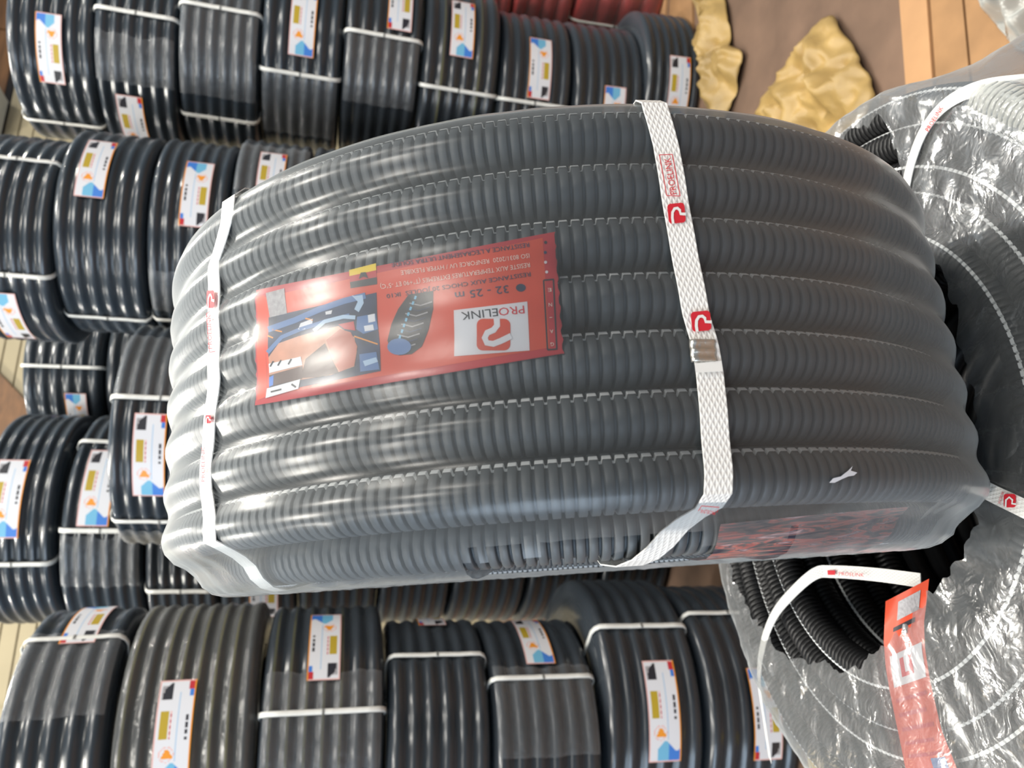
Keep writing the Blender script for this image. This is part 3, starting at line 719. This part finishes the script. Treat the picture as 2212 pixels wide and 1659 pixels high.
def logo(cx, cy, w_, h_, rot, parent):
    c_, s_ = math.cos(rot), math.sin(rot)
    def tr(p): x, y = (p[0] - 0.5) * w_, (p[1] - 0.5) * h_; return (cx + c_ * x - s_ * y, cy + s_ * x + c_ * y)
    spatch('logo', [tr(p) for p in rrect(0, 0, 1, 1, 0.18)], M['pred'], 0.0003, parent)
    spatch('logo_mark', [tr(p) for p in stroke([(0.24, 1.02), (0.22, 0.72), (0.26, 0.45), (0.40, 0.27), (0.58, 0.26), (0.70, 0.38), (0.72, 0.56), (1.03, 0.60)], 0.15)], M['woven'], 0.0005, parent)
box_c = [(1424, 335), (1452, 334), (1469, 424), (1440, 423)]
for i in range(4): spatch('print_frame', stroke([box_c[i], box_c[(i + 1) % 4]], 1.8), M['pred'], 0.0003, s1)
stext('PROELINK', (1462, 419), (1448, 340), 21, s1)
logo(1461, 461, 37, 43, -0.10, s1); logo(1514, 694, 42, 43, -0.10, s1)
stext('PROELINK', (1545, 1104), (1512, 1100), 12, s1)
spatch('print_frame', stroke([(1508, 1104), (1515, 1093), (1553, 1096), (1548, 1107)], 1.6), M['pred'], 0.0003, s1)
# left strap prints
logo(449, 645, 17, 38, 0.0, s2)
stext('PROELINK', (453, 752), (449, 678), 13, s2)
for pr_ in ([(440, 677), (447, 671)], [(440, 677), (447, 760)], [(447, 760), (460, 758)]): spatch('print_frame', stroke(pr_, 1.6), M['pred'], 0.0003, s2)
logo(444, 905, 12, 18, 0.0, s2); stext('PROELINK', (436, 1040), (436, 965), 11, s2)
# steel clip on the right-hand strap
cl = []
for i in range(13):
    for j in range(9):
        s, t = j / 8, i / 12
        x = (1489 + 5 * t) * (1 - s) + (1547 + 4 * t) * s; y = 733 + 49 * t
        th, a_ = px_main(x, y, RC + RT + 0.004); r_ = RC + RT + 0.0046 + 0.0008 * math.sin(t * PI * 5) * (1 if 0.1 < s < 0.9 else 0.3) - 0.0012 * (1 if s in (0, 1) else 0)
        cl.append(frame_roll(np.array(th), np.array(a_), np.array(r_)))
clip = obj('strap_clip', mesh_data('strap_clip', cl, grid_faces(13, 9), M['metal']), s1); clip['label'] = 'crimped steel strap clip'
sm_ = clip.modifiers.new('solid', 'SOLIDIFY'); sm_.thickness = 0.0008
# overlapped strap end below the clip
spatch('strap_end', [(1499, 786), (1557, 780), (1560, 803), (1501, 806)], M['woven'], 0.0009, s1)
# scrap of torn film on the last turn
tp = [(1790, 1043), (1796, 1034), (1812, 1030), (1826, 1018), (1836, 1008), (1832, 1018), (1846, 1022), (1840, 1028), (1828, 1030), (1815, 1036), (1802, 1043)]
tf = poly_patch('film_tear', tp, 0.0012, M['white'], roll)
# second label, seen edge-on along the near side of the roll
def side_pt(th, u, off=0.0):
    k = u * (len(side) - 1); i = min(int(k), len(side) - 2); f_ = k - i
    a_ = side[i][0] * (1 - f_) + side[i + 1][0] * f_; r_ = side[i][1] * (1 - f_) + side[i + 1][1] * f_
    return frame_roll(np.array(th), np.array(a_ + 0.0016 - off), np.array(r_ - 0.0030 + off))
th_a, th_b = px_main(1600, 1060)[0], px_main(2060, 1060)[0]
def side_patch(name, f0, f1, u0_, u1_, off, mk, parent):
    vs = [side_pt(th_a + (th_b - th_a) * (f0 + (f1 - f0) * i / 16), u0_ + (u1_ - u0_) * j / 8, off) for i in range(17) for j in range(9)]
    return obj(name, mesh_data(name, vs, grid_faces(17, 9), M[mk]), parent)
sm_m, snt, sb_, so_ = new_mat('creased_label_print'); stc = snt.nodes.new('ShaderNodeUVMap'); smp = snt.nodes.new('ShaderNodeMapping'); smp.inputs['Scale'].default_value = (3.2, 9.0, 1)
snz = snt.nodes.new('ShaderNodeTexNoise'); snz.inputs['Scale'].default_value = 1.6; snz.inputs['Detail'].default_value = 3; snz.inputs['Distortion'].default_value = 1.2
scr = snt.nodes.new('ShaderNodeValToRGB'); scr.color_ramp.elements[0].position = 0.30; scr.color_ramp.elements[0].color = (0.03, 0.035, 0.06, 1); scr.color_ramp.elements[1].position = 0.72; scr.color_ramp.elements[1].color = (0.70, 0.45, 0.45, 1)
for p_, c_ in ((0.40, (0.09, 0.09, 0.10, 1)), (0.47, (0.16, 0.13, 0.13, 1)), (0.52, (0.42, 0.12, 0.11, 1)), (0.57, (0.45, 0.20, 0.17, 1)), (0.60, (0.11, 0.10, 0.12, 1))):
    e_ = scr.color_ramp.elements.new(p_); e_.color = c_
snt.links.new(stc.outputs[0], smp.inputs[0]); snt.links.new(smp.outputs[0], snz.inputs[0]); snt.links.new(snz.outputs[0], scr.inputs[0]); snt.links.new(scr.outputs[0], sb_.inputs['Base Color']); sb_.inputs['Roughness'].default_value = 0.35
M['smear'] = sm_m
vs, uv = [], []
for i in range(33):
    for j in range(13):
        f_, u_ = i / 32, j / 12
        lo = 0.10 + 0.10 * (1 - f_) ; vs.append(side_pt(th_a + (th_b - th_a) * 0.9 * f_, lo + (0.80 - lo) * u_, 0.0)); uv.append((f_, u_))
l2 = obj('printed_label', mesh_data('printed_label', vs, grid_faces(33, 13), M['smear'], uvs=uv), roll); l2['label'] = 'creased red label seen edge-on'

# ------------------------------------------------------------------ the lying corrugated coils under the roll
rC = np.array([-0.051, 0.667, -0.498 + H]); rn = np.array([-0.00879837, 0.07909884, 0.99682795]); rn /= np.linalg.norm(rn)
re1 = np.cross([0, 1, 0], rn); re1 /= np.linalg.norm(re1); re2 = np.cross(rn, re1)
RO, RI = 0.345, 0.193
def on_ring(x, y, h=0.0):
    d = ray(x, y); t = ((rC + rn * h - CAM) @ rn) / (d @ rn); p = CAM + d * t - rC
    return float(p @ re1), float(p @ re2)
def make_ring(centre, e1, e2, n_, label, full, nlev=7, step=0.032):
    root = empty('conduit_coil', tuple(centre - n_ * (nlev * step)), label, 'conduit coil', 'black corrugated conduit coils lying in a pile')
    org = np.array(root.location)
    def fr(th, a, rho): return centre - org + (rho * np.cos(th))[..., None] * e1 + (rho * np.sin(th))[..., None] * e2 + a[..., None] * n_
    rads = [RI + 0.0 + RT + k * (RO - RI - 2 * RT) / 4 for k in range(5)]
    for k, R_ in enumerate(rads):
        if full: ribbed(fr, R_, -RT - (0.006 if k == 2 else 0.0), RT, 14, M['dark'], 'conduit_turn', root, stripe=math.radians((62, 35, 70, 40, 55)[k]), phase=k * .005, sw=0.085)
        else:
            T_, V_ = np.meshgrid(np.arange(80) * 2 * PI / 80, np.arange(8) * 2 * PI / 8, indexing='ij')
            obj('conduit_turn', mesh_data('conduit_turn', fr(T_, -RT + RT * np.sin(V_), R_ + RT * np.cos(V_)).reshape(-1, 3), grid_faces(80, 8, True, True), M['dark']), root)
    for lev in range(1, nlev):
        for R_ in (rads[0], rads[4]):
            if full and lev < 5:
                ribbed(fr, R_ + (0.006 * (lev % 2) if R_ < .3 else 0), -RT - lev * step, RT, 10, M['dark'], 'conduit_turn', root, prof=[(0, 1), (0.15, 0), (0.85, 0)], stripe=math.radians(60 if R_ > .3 else 110) if lev < 4 else None, sw=0.085)
            else:
                T_, V_ = np.meshgrid(np.arange(80) * 2 * PI / 80, np.arange(8) * 2 * PI / 8, indexing='ij')
                obj('conduit_turn', mesh_data('conduit_turn', fr(T_, -RT - lev * step + RT * np.sin(V_), R_ + RT * np.cos(V_)).reshape(-1, 3), grid_faces(80, 8, True, True), M['dark']), root)
    return root, fr
ring, frr = make_ring(rC, re1, re2, rn, 'lying corrugated conduit coil in torn film, carrying the upright grey roll', True)
rorg = np.array(ring.location)
ez = np.array([0, 0, 1.0])
low_top = rC[2] - 0.224 - RO * 0.08 - 0.004
hh = low_top / 2
for k in range(2):
    make_ring(np.array([rC[0] + 0.01 * (k - 0.5), rC[1] + 0.012, low_top - k * hh - 0.001]), np.array([1.0, 0, 0]), np.array([0, 1.0, 0]), ez,
              ('lying corrugated conduit coil in the middle of the pile under the upright roll', 'lying corrugated conduit coil on the floor at the foot of the pile')[k], False, 6, (hh - 0.004) / 6 - 0.0002)
def rp(u, v, h): return rC - rorg + re1 * u + re2 * v + rn * h
# film thrown over the lying coil, torn open over its hole
op = [(1600, 1240), (1650, 1335), (1700, 1395), (1800, 1440), (1870, 1450), (1910, 1405), (2000, 1330), (2060, 1260), (2130, 1160), (2140, 960), (2110, 800), (2040, 560), (1985, 420), (1925, 250)]
opp = [on_ring(*p) for p in op]; opa = np.array([math.atan2(v, u) for u, v in opp]); opr = np.array([math.hypot(u, v) for u, v in opp])
o_ = np.argsort(opa); opa, opr = opa[o_], opr[o_]
nph = 260; phs = np.linspace(-PI, PI, nph, endpoint=False)
r_in = np.interp(phs, opa, opr, period=2 * PI)
far = (phs > 0.05) & (phs < 2.1)
vs = []
npf = 26
for i, ph in enumerate(phs):
    rin = r_in[i] if not far[i] else max(r_in[i], 0.30)
    fl_ = math.exp(-((ph + 0.42) / 0.22) ** 2)              # film flaring out where the wrap is untied
    for j in range(npf):
        s = j / (npf - 1)
        if s < 0.62:
            q_ = s / 0.62; rad = rin + (RO + 0.003 - rin) * q_; h = 0.0110 - 0.008 * max(0, q_ - 0.75) * 4
        else:
            q_ = (s - 0.62) / 0.38; rad = RO + 0.004 + (0.005 * math.sin(q_ * 3) + fl_ * 0.045 * q_); h = 0.001 - 0.21 * q_ * (1 - 0.75 * fl_) - 0.004
        nz = mnoise.noise(Vector((math.cos(ph) * rad * 34, math.sin(ph) * rad * 34, 0.3))); nz2 = mnoise.noise(Vector((math.cos(ph) * rad * 90, math.sin(ph) * rad * 90, 2.3)))
        h += 0.0045 * abs(nz) + 0.0022 * nz2
        if j == 0: rad += 0.006 * nz2 * 2
        vs.append(rp(rad * math.cos(ph), rad * math.sin(ph), h))
obj('wrap_film', mesh_data('wrap_film', vs, grid_faces(nph, npf, True, False), M['film_ring']), ring)
# whitish ribbed arc near the rim, standing in for bright reflection on the film
def fr2(th, a, rho): return rC - rorg + (rho * np.cos(th))[..., None] * re1 + (rho * np.sin(th))[..., None] * re2 + a[..., None] * rn
ribbed(fr2, RO - RT + 0.001, -RT + 0.0085, RT + 0.003, 14, M['film_rib'], 'rib_reflection', ring, arc=(2 * PI - 0.72, 2 * PI - 0.47), depth=0.0012)
# its straps
def ring_ribbon(pts, width, name='woven_strap', mat='woven'):
    C_, W_, N_ = [], [], []
    P_ = [rp(*p) for p in pts]; Q = []
    for i in range(len(P_) - 1):
        for k in range(6):
            t = k / 6; p0 = P_[max(i - 1, 0)]; p1 = P_[i]; p2 = P_[i + 1]; p3 = P_[min(i + 2, len(P_) - 1)]
            Q.append(0.5 * (2 * p1 + (p2 - p0) * t + (2 * p0 - 5 * p1 + 4 * p2 - p3) * t * t + (3 * p1 - p0 - 3 * p2 + p3) * t ** 3))
    Q.append(P_[-1])
    for i in range(len(Q)):
        d = Q[min(i + 1, len(Q) - 1)] - Q[max(i - 1, 0)]; d /= np.linalg.norm(d)
        up = rn - d * (rn @ d)
        if np.linalg.norm(up) < 0.3: up = np.array([Q[i] @ re1, Q[i] @ re2, 0]); up = re1 * up[0] + re2 * up[1]; up = up - d * (up @ d)
        up /= np.linalg.norm(up); C_.append(Q[i]); W_.append(np.cross(d, up)); N_.append(up)
    return ribbon(name, C_, W_, width, N_, 0.0007, M[mat], ring)
def rpx(x, y, h): return (*on_ring(x, y, h), h)
sa = ring_ribbon([rpx(1664, 1640, -0.10), rpx(1652, 1560, -0.055), rpx(1640, 1471, -0.012), rpx(1648, 1396, 0.010), rpx(1672, 1331, 0.013), rpx(1711, 1282, 0.013), rpx(1760, 1240, 0.008), rpx(1800, 1235, 0.0), rpx(1890, 1241, -0.006), rpx(1990, 1254, -0.010)], 0.0125)
sb = ring_ribbon([rpx(1946, 470, 0.004), rpx(1954, 424, 0.012), rpx(1969, 352, 0.016), rpx(1998, 280, 0.016), rpx(2046, 224, 0.014), rpx(2120, 189, 0.006), rpx(2225, 176, -0.012)], 0.0115)
sc_ = ring_ribbon([rpx(2085, 1035, 0.016), rpx(2145, 1066, 0.014), rpx(2212, 1098, 0.016), rpx(2300, 1140, 0.012)], 0.0135)
def rpatch(name, pts, h, mat, parent, dy=0):
    bm = bmesh.new(); vv = [bm.verts.new((p[0], p[1], 0)) for p in pts]; bm.faces.new(vv); bmesh.ops.triangulate(bm, faces=bm.faces[:])
    bm.verts.ensure_lookup_table(); px = [(v.co.x, v.co.y) for v in bm.verts]; f = [[v.index for v in q_.verts] for q_ in bm.faces]; bm.free()
    return obj(name, mesh_data(name, [rp(*rpx(x, y, h)) for x, y in px], f, M[mat], smooth=False), parent)
def rtext(s, p, q_, size, h, mat, parent):
    r_, u_, L = dirs(p, q_); px, f = text_px(s, p, r_, u_, L, size)
    return obj('lettering', mesh_data('lettering', [rp(*rpx(x, y, h)) for x, y in px], f, M[mat], smooth=False), parent)
rpatch('logo', rrect(2168, 1067, 2194, 1096, 5), 0.0178, 'pred', sc_); rtext('PROELINK', (2163, 1062), (2155, 1088), 9, 0.0175, 'pred', sc_)
rpatch('logo_mark', stroke([(2172, 1096), (2173, 1080), (2180, 1074), (2187, 1080), (2186, 1088), (2195, 1089)], 4), 0.0182, 'woven', sc_)
rpatch('logo', [(1780, 1232), (1804, 1232), (1804, 1242), (1780, 1242)], 0.0024, 'pred', sa); rtext('PROELINK', (1812, 1243), (1866, 1246), 11, 0.0022, 'pred', sa)
rtext('PROELINK', (2006, 285), (2038, 233), 14, 0.0172, 'pred', sb)
# red label tucked under the film
red_px = [[(1913, 1299), (2007, 1250)], [(1911, 1340), (2003, 1290)], [(1909, 1385), (1996, 1345)], [(1913, 1440), (1998, 1400)], [(1922, 1494), (2008, 1465)], [(1942, 1591), (2033, 1575)], [(1960, 1680), (2072, 1672)], [(1980, 1760), (2100, 1750)]]
hs = [0.008, 0.0085, 0.0065, 0.0035, 0.003, 0.003, 0.0025, 0.000]
def red_surf(u, v, dh=0.0):
    k = v * (len(red_px) - 1); i = min(int(k), len(red_px) - 2); f_ = k - i
    A = np.array(red_px[i], float) * (1 - f_) + np.array(red_px[i + 1], float) * f_
    x, y = A[0] * (1 - u) + A[1] * u; return rp(*rpx(x, y, hs[i] * (1 - f_) + hs[i + 1] * f_ + dh + 0.0012 * math.sin(u * 7 + v * 9)))
def red_patch(name, u0_, u1_, v0, v1, dh, mk, parent, nu=8, nv=8):
    vs = [red_surf(u0_ + (u1_ - u0_) * i / nu, v0 + (v1 - v0) * j / nv, dh) for i in range(nu + 1) for j in range(nv + 1)]
    return obj(name, mesh_data(name, vs, grid_faces(nu + 1, nv + 1), M[mk]), parent)
lb = red_patch('printed_label', 0, 1, 0, 1, 0, 'orange', ring, 12, 36); lb['label'] = 'red label tucked under the torn film'
red_patch('code_panel', 0.30, 0.82, 0.055, 0.19, 0.0006, 'lgrey', lb); red_patch('size_mark', 0.22, 0.75, 0.225, 0.255, 0.0006, 'ink', lb); red_patch('size_mark', 0.45, 0.58, 0.255, 0.30, 0.0006, 'ink', lb)
red_patch('white_panel', 0.12, 0.92, 0.385, 0.56, 0.0006, 'white', lb); red_patch('logo', 0.35, 0.65, 0.42, 0.52, 0.0009, 'pred', lb); red_patch('logo_mark', 0.45, 0.55, 0.42, 0.50, 0.0012, 'white', lb)
for k in range(5): red_patch('text_line', 0.10, 0.85 - 0.1 * (k % 2), 0.60 + k * 0.045, 0.612 + k * 0.045, 0.0006, 'crimson', lb)
red_patch('pipe_picture', 0.55, 0.85, 0.80, 0.97, 0.0006, 'steelb', lb)

# ------------------------------------------------------------------ things on the floor
def crumpled(name, poly, amp, seed, mat, label, cat, hbase=0.004, nA=84, nR=22, freq=6.5):
    P_ = np.array([on_floor(x, y)[:2] for x, y in poly]); c_ = P_.mean(0); vs = []
    root_z = 0.0
    def bound(t):
        d = np.array([math.cos(t), math.sin(t)]); best = 0.02
        for i in range(len(P_)):
            p, q_ = P_[i] - c_, P_[(i + 1) % len(P_)] - c_; e = q_ - p; den = d[0] * e[1] - d[1] * e[0]
            if abs(den) < 1e-9: continue
            s = (p[0] * e[1] - p[1] * e[0]) / den; u = (p[0] * d[1] - p[1] * d[0]) / den
            if s > 0 and -1e-6 <= u <= 1 + 1e-6: best = max(best, s)
        return best
    for i in range(nA):
        t = 2 * PI * i / nA; b_ = bound(t)
        for j in range(nR):
            q_ = (j + 0.3) / (nR - 0.7); x, y = c_ + b_ * q_ * np.array([math.cos(t), math.sin(t)])
            n1 = 1 - abs(mnoise.noise(Vector((x * freq, y * freq, seed)))) * 2; n2 = 1 - abs(mnoise.noise(Vector((x * freq * 2.7, y * freq * 2.7, seed + 3)))) * 2
            n3 = mnoise.noise(Vector((x * freq * 6, y * freq * 6, seed + 5)))
            env = (1 - q_ ** 3) * 0.75 + 0.25
            vs.append((x, y, hbase + amp * env * max(0, 0.60 * n1 + 0.30 * n2 + 0.08 * n3)))
    vs.append((c_[0], c_[1], hbase + amp * 0.6)); f = grid_faces(nA, nR, True, False).tolist(); k0 = len(vs) - 1
    for i in range(nA): f.append([k0, i * nR, ((i + 1) % nA) * nR])
    o = obj(name, mesh_data(name, vs, f, M[mat] if isinstance(mat, str) else mat)); sd = o.modifiers.new('solid', 'SOLIDIFY'); sd.thickness = 0.0012
    return tag(o, label, cat)
crumpled('kraft_paper', [(1500, -40), (1562, -40), (1580, 20), (1588, 100), (1618, 112), (1608, 165), (1584, 240), (1565, 330), (1545, 330), (1542, 150), (1520, 60)], 0.10, 1.3, 'kraft', 'crumpled golden kraft paper on the floor beside the lowest coil of the tall stack', 'paper')
crumpled('kraft_paper', [(1812, 34), (1830, 62), (1872, 130), (1908, 205), (1880, 300), (1800, 360), (1690, 350), (1640, 262), (1700, 172), (1760, 85), (1788, 46)], 0.11, 4.1, 'kraft', 'crumpled golden kraft paper spread on the floor beside the lying conduit pile', 'paper')
def sheet(name, px, mat, label, cat, th=0.004, z=0.0):
    a = [on_floor(x, y, z) for x, y in px]; b_ = [p + np.array([0, 0, th]) for p in a]
    o = solid_box(name, a + b_, M[mat]); return tag(o, label, cat)
sheet('cardboard_strip', [(1943, -120), (2003, -120), (2030, 260), (1972, 260)], 'card2', 'pale narrow cardboard strip on the floor near the lying conduit pile', 'cardboard', 0.012)
sheet('cardboard_sheet', [(2006, -120), (2072, -120), (2108, 260), (2033, 260)], 'card', 'brown cardboard sheet on the floor beside the pale narrow strip', 'cardboard', 0.006)
sheet('cardboard_sheet', [(2078, -120), (2330, -120), (2330, 260), (2114, 260)], 'card', 'wide brown cardboard sheet on the floor under a clear plastic scrap', 'cardboard', 0.006)
sheet('cardboard_strip', [(1396, -60), (1446, -60), (1440, 75), (1396, 75)], 'card2', 'pale cardboard piece on the floor between red coils and kraft paper', 'cardboard', 0.01)
sheet('cardboard_strip', [(1455, -60), (1500, -60), (1500, 75), (1448, 75)], 'card', 'brown cardboard piece on the floor next to crumpled kraft paper', 'cardboard', 0.01)
crumpled('plastic_scrap', [(2132, -60), (2300, -60), (2300, 130), (2212, 110), (2165, 60)], 0.10, 8.2, M['film_rib'], 'crumpled clear plastic scrap lying on the wide brown cardboard sheet', 'plastic', 0.01)
crumpled('yellow_paper', [(1752, 1632), (1766, 1640), (1800, 1690), (1760, 1690), (1750, 1650)], 0.02, 2.2, plain('yellow_paper', (0.7, 0.48, 0.05), 0.6), 'small yellow paper scrap on the floor by the yellow-striped stack', 'paper')
# carton on top of the hindmost stack, pale board leaning on the wall
def oriented_box(name, centre, size, rot, mat):
    o = box(name, tuple(-s / 2 for s in size), tuple(s / 2 for s in size), mat, None, 0.003); o.location = centre; o.rotation_euler = rot; return o

wn = np.array([-math.sin(WY), math.cos(WY), 0]); w0 = np.array([0, 6.0, 0]) - wn * 0.012
def on_wall(x, y):
    d = ray(x, y); t = ((w0 - CAM) @ wn) / (d @ wn); return CAM + d * t
br = [on_wall(*p) for p in ((-90, 715), (110, 920), (110, 1290), (-90, 1290))]
tb = solid_box('trim_1', br + [p - wn * 0.03 for p in br], M['wood']); tb['kind'] = 'structure'
wbx = on_wall(2, 268)
cab = oriented_box('wall_cabinet', tuple(wbx - wn * 0.13 + np.array([0.02, 0, 0.22])), (0.34, 0.22, 0.50), (0, 0, WY), M['bluegrey'])
tag(cab, 'pale blue grey cabinet fixed to the wall above the stacks', 'cabinet')
